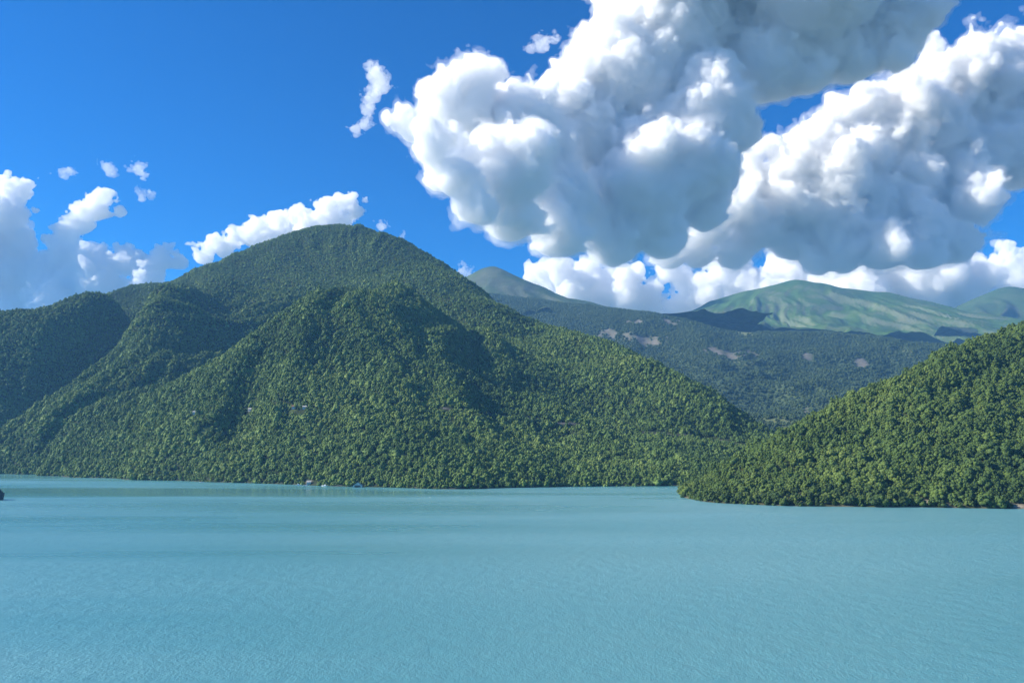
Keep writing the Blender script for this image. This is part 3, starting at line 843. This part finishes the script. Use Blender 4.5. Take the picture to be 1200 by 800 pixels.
# landing stage
p = shore(395, 569.5); e = empty('landing_stage', (p[0], p[1], 0), 0.03); tag(e, 'low grey timber landing stage beside the larger white boat', 'jetty')
for i in range(18):
    mesh_obj('plank', *boxmesh(-9 + i, -9 + i + .94, -1.5, 1.5, .62, .75), M['timber'], e)
for i in range(5):
    for yy in (-1.35, 1.2):
        mesh_obj('post', *boxmesh(-8.5 + i * 4.2, -8.3 + i * 4.2, yy, yy + .16, -2, .615), M['timber'], e)

# dark rock at the frame's left edge
def rock(name, c, rad, seed, label):
    r = np.random.default_rng(seed)
    v, f = icosphere(3)
    n = noise3(v[:, 0] * 1.7 + seed, v[:, 1] * 1.7, v[:, 2] * 1.7) * .28 + noise3(v[:, 0] * 4, v[:, 1] * 4 + seed, v[:, 2] * 4) * .12
    v = v * (1 + n)[:, None] * np.array(rad)
    o = mesh_obj(name, v, f, M['boulder']); o.location = c
    tag(o, label, 'rock'); return o
p = shore(-6, 585.5)
rock('rock_stack', (p[0], p[1], 4.0), (9.5, 9, 11), 5, 'dark rock standing out of the water at the left edge')

# ------------------------------------------------------------------ haze
HZ_TOP = max(float(T.Z.max()) for T in (TL, TM, TP1, TP2, TP3)) + 12.0
m, nt, o = newmat('haze_air')
v = N(nt, 'ShaderNodeVolumePrincipled', Density=3.7e-5, Anisotropy=0.1)
v.inputs['Color'].default_value = (0.22, 0.55, 1.0, 1)
nt.links.new(v.outputs[0], o.inputs['Volume'])
hv, hf = boxmesh(-45000, 45000, -25000, 50000, -17, HZ_TOP)
hz = mesh_obj('haze', hv, hf, m); tag(hz, kind='stuff')

# ------------------------------------------------------------------ clouds
import openvdb
def grow(spheres, r, kids, ratio, down):
    """heap smaller domes on the upper and outer sides of larger ones"""
    allS = list(spheres); cur = list(spheres)
    for n in kids:
        nxt = []
        for c, rad in cur:
            for k in range(n):
                d = r.normal(size=3); d[2] += .25; d /= np.linalg.norm(d)
                if d[2] < down: continue
                q = rad * r.uniform(*ratio)
                nxt.append((c + d * (rad - q * .35) * r.uniform(.9, 1.08), q))
        allS += nxt; cur = nxt
    return allS

def cloud(label, D, blobs, density, seed, kids=(6, 4), vox=2.4, depth=0.7, shrink=0.9, ratio=(.34, .56), down=-0.35,
          octs=((46, 11), (23, 7.5), (11, 4.2), (5.5, 2.0)), wisp=(0.0016, 5.0, 9.0), base=None):
    """vapour bounded by a billowing skin, with a thin ragged veil round it (thing: veil; part: core)"""
    r = np.random.default_rng(seed)
    sc = (10300 if callable(D) else D) / F
    sp = []
    for b in blobs:
        Db = D(b[0], b[1]) if callable(D) else D
        off = r.uniform(-depth, depth) * b[2]
        sp.append((P(b[0], b[1], Db + off * Db / F), b[2] * Db / F * shrink))
    S = grow(sp, r, kids, ratio, down)
    h = vox * sc
    C = np.array([s_[0] for s_ in S]); Rr = np.array([s_[1] for s_ in S])
    amp = sum(a for _, a in octs)
    band = (amp * 0.75 + 7) * sc
    lo = (C - Rr[:, None]).min(0) - band - 3 * h; hi = (C + Rr[:, None]).max(0) + band + 3 * h
    n = np.ceil((hi - lo) / h).astype(int)
    fld = np.full(n, band, np.float32)
    ax = [(lo[i] + np.arange(n[i]) * h).astype(np.float32) for i in range(3)]
    for c, q in zip(C, Rr):
        i0 = np.maximum(((c - q - band - lo) / h).astype(int), 0); i1 = np.minimum(((c + q + band - lo) / h).astype(int) + 2, n)
        dx = (ax[0][i0[0]:i1[0]] - c[0])[:, None, None]; dy = (ax[1][i0[1]:i1[1]] - c[1])[None, :, None]; dz = (ax[2][i0[2]:i1[2]] - c[2])[None, None, :]
        d = np.sqrt(dx * dx + dy * dy + dz * dz).astype(np.float32) - np.float32(q)
        blk = fld[i0[0]:i1[0], i0[1]:i1[1], i0[2]:i1[2]]
        np.minimum(blk, d, out=blk)
    for k in range(2):
        for a in range(3):                                          # soften the creases between domes
            fld = (np.roll(fld, 1, a) + 2 * fld + np.roll(fld, -1, a)) / 4
    gz = np.gradient(fld, axis=2) / h                               # undersides stay smooth and flat
    rough = (0.28 + 0.72 * np.clip((gz + .65) / .65, 0, 1)).astype(np.float32)
    left = amp
    for wl, a in octs:                                              # billows on billows
        I = np.nonzero(np.abs(fld) < (left * .75 + 7) * sc * .98)
        w = wl * sc
        x, y, z = (ax[k][I[k]] / w + seed * 1.7 for k in range(3))
        fld[I] -= ((np.abs(noise3(x, y, z)) * 2.4 - .62) * a * sc * rough[I]).astype(np.float32)
        left -= a
    if base is not None:                                            # the level, faintly uneven base of a cumulus
        gx, gy = np.meshgrid(ax[0] / (70 * sc), ax[1] / (70 * sc), indexing='ij')
        und = base + fbm2(gx, gy, 4) * 13 * sc
        low_ = (und[:, :, None] - ax[2][None, None, :]).astype(np.float32) * np.float32(.8)
        fld = np.maximum(fld, low_) + np.float32(.25) * np.maximum(0, np.float32(9 * sc) - np.abs(fld - low_)) ** 2 / np.float32(9 * sc)
    def skin(f, iso):
        f = f.copy()
        f[0] = f[-1] = band; f[:, 0] = f[:, -1] = band; f[:, :, 0] = f[:, :, -1] = band
        gr = openvdb.FloatGrid(background=float(band)); gr.copyFromArray(np.ascontiguousarray(f, np.float32))
        pts, quads = gr.convertToQuads(isovalue=float(iso))
        return pts * h + lo, quads.astype(np.int32)
    core = skin(fld, 0.0)
    o = None
    if wisp:
        wd, reach, wa = wisp
        I = np.nonzero(np.abs(fld) < (wa + reach + 3) * sc)
        x, y, z = (ax[k][I[k]] / (18 * sc) + 5.3 for k in range(3))
        nz = noise3(x, y, z * 1.2) * .6 + noise3(x * 2.2, y * 2.2, z * 2.2) * .4
        fld[I] += (nz * wa * sc).astype(np.float32)
        v, f = skin(fld, reach * sc)
        o = mesh_obj('cloud', v, f, cloud_mat('cloud_veil', wd), smooth=True)
        mesh_obj('core', *core, cloud_mat('cloud_vapour', density), o, smooth=True)
    else:
        o = mesh_obj('cloud', *core, cloud_mat('cloud_vapour', density), smooth=True)
    tag(o, label, 'cloud', 'clouds over the mountains')
    return o

def leaning(px, py):
    """the big cloud stretches away towards its upper right"""
    return min(12000, 8400 + max(0, px - 500) * 18 + max(0, 190 - py) * 26)
cloud('huge cumulus with a dark grey belly overhead between peak and right edge', leaning,
      [(538, 126, 52), (515, 124, 32), (488, 148, 26), (558, 100, 38), (505, 168, 28), (530, 205, 30), (610, 155, 62), (590, 195, 58), (560, 235, 30), (650, 232, 54), (605, 252, 34), (720, 232, 54), (690, 155, 76), (760, 210, 68), (800, 190, 56), (835, 200, 40), (850, 155, 38),
       (740, 85, 78), (670, 115, 42), (780, 30, 86), (850, 60, 78), (830, 130, 60), (900, 70, 58), (960, 45, 56), (950, 80, 34), (1015, 45, 50), (1058, 20, 44), (1065, 45, 26), (870, 0, 98), (960, -30, 88), (740, -5, 54), (700, 258, 34), (750, 255, 34), (790, 235, 34), (640, 130, 38), (650, 265, 30), (600, 262, 30), (715, 266, 30), (775, 256, 28), (560, 256, 32), (600, 276, 36), (660, 284, 38), (720, 280, 38), (775, 272, 36), (825, 240, 36), (1040, -40, 58), (1000, 68, 34), (1050, 60, 28), (800, -60, 88)],
      0.0125, 11, vox=2.75, octs=((60, 9), (28, 7.5), (14, 5.6), (7, 3.8)), wisp=(0.0016, 5, 10), base=2800)
cloud('tall white cumulus leaning up to the right edge above the middle mountain', 15000,
      [(785, 295, 22), (812, 278, 26), (835, 262, 28), (858, 240, 32), (880, 222, 30), (905, 225, 36), (925, 200, 34), (950, 182, 32), (983, 146, 25), (968, 168, 26), (890, 260, 36), (940, 235, 40), (985, 205, 42), (975, 255, 42), (1020, 180, 36), (1038, 135, 28), (1020, 235, 46), (1060, 160, 42), (1065, 205, 48), (1060, 250, 46), (1085, 118, 34), (1108, 98, 32),
       (1100, 150, 44), (1110, 195, 46), (1105, 240, 46), (1140, 82, 30), (1150, 125, 44), (1175, 90, 34), (1205, 80, 40), (1150, 180, 44), (1195, 140, 48), (1190, 185, 42), (1250, 120, 66), (930, 275, 36), (985, 292, 34), (1035, 285, 38), (1080, 285, 38), (1115, 278, 36), (860, 293, 26), (1240, 60, 44), (960, 302, 26), (1140, 235, 34), (820, 297, 20), (880, 200, 24), (850, 228, 24), (945, 165, 26), (985, 138, 24), (1025, 126, 28), (1062, 104, 28), (1100, 82, 30), (1150, 66, 32), (1195, 60, 34)],
      0.0105, 23, vox=2.65, octs=((50, 9), (24, 7.5), (12, 5.6), (6, 3.8)), wisp=(0.0010, 6, 11), base=3330)
SMALL = ((22, 5.5), (11, 4.0), (5.5, 2.4))
cloud('long low bank of cloud behind the saddle and the middle mountain', 19500,
      [(640, 325, 20), (655, 318, 16), (690, 322, 20), (672, 340, 26), (715, 325, 16), (735, 345, 24), (764, 345, 16), (770, 332, 10), (795, 360, 18), (830, 340, 22), (870, 332, 26), (700, 355, 30), (920, 322, 26), (975, 322, 34), (1030, 318, 40), (1080, 330, 42), (1120, 345, 36), (900, 350, 30), (1000, 350, 40),
       (800, 325, 16), (745, 320, 14), (780, 318, 14), (850, 312, 22), (1130, 320, 28), (760, 362, 22), (830, 362, 24)],
      0.0065, 31, vox=2.0, octs=SMALL, shrink=1.0, wisp=None)
cloud('small white cumulus low at the right edge beside the eastern peak', 18500,
      [(1178, 293, 10), (1170, 306, 13), (1188, 308, 14), (1160, 325, 16), (1195, 330, 22), (1135, 342, 14), (1215, 310, 18)], 0.0052, 37, vox=1.5, octs=SMALL, shrink=1.0, wisp=None)
cloud('piled white cumulus rising at the left edge behind the low ridge', 19000,
      [(12, 228, 20), (28, 216, 11), (5, 255, 26), (18, 285, 24), (15, 320, 28), (62, 282, 11), (80, 272, 15), (96, 258, 16), (112, 244, 16), (126, 232, 10), (138, 248, 8), (78, 298, 18), (112, 308, 22), (150, 306, 18), (190, 304, 14), (208, 306, 11), (55, 325, 28), (115, 332, 26), (175, 322, 20), (-25, 270, 30), (-25, 320, 36), (195, 298, 8), (0, 365, 34), (60, 362, 30), (115, 355, 26), (165, 345, 22)],
      0.0085, 41, vox=2.0, octs=SMALL, shrink=1.02, depth=.4, wisp=None)
cloud('bright white cumulus peeping over the summit ridge of the left hill', 17500,
      [(240, 300, 12), (262, 290, 13), (276, 280, 8), (300, 274, 17), (328, 260, 15), (352, 256, 17), (384, 246, 16), (408, 237, 13), (416, 248, 9), (370, 272, 22), (320, 285, 22), (400, 262, 16), (272, 272, 6), (345, 275, 18)], 0.0085, 47, vox=1.5, octs=SMALL, shrink=1.02, depth=.4, wisp=None)
TINY = ((12, 5.0), (6, 3.6), (3.2, 2.2))
cloud('thin upright wisp of cloud beside the huge cumulus', 11000, [(440, 88, 14), (446, 100, 14), (437, 112, 12), (432, 128, 10), (428, 145, 10), (418, 155, 8), (436, 80, 8)], 0.004, 53, vox=1.4, octs=TINY, wisp=None)
cloud('small ragged wisp between the two arms of the huge cumulus', 11200, [(636, 52, 12), (622, 58, 7), (650, 46, 8), (630, 44, 6)], 0.003, 59, vox=1.3, octs=TINY, wisp=None)
for sp, lab, sd in (([(76, 206, 6), (84, 203, 5), (70, 207, 3)], 'tiny leftmost scrap of cloud above the left cumulus', 61),
                    ([(126, 196, 8), (131, 203, 7)], 'small round scrap of cloud in the row above the left cumulus', 62),
                    ([(152, 196, 6), (163, 199, 9), (168, 207, 6)], 'small ragged scrap of cloud, second in the row above the left cumulus', 63),
                    ([(166, 230, 7), (176, 228, 7)], 'low small scrap of cloud below the row of scraps', 64),
                    ([(446, 266, 6), (453, 264, 4)], 'tiny white scrap of cloud just right of the summit', 65),
                    ([(471, 278, 5)], 'tiniest scrap of cloud on the falling skyline of the hill', 66),
                    ([(543, 318, 8), (550, 322, 6)], 'small white puff of cloud beside the pointed western peak', 67)):
    cloud(lab, 18000, sp, 0.0026, sd, vox=1.2, octs=TINY, kids=(5,), wisp=None)
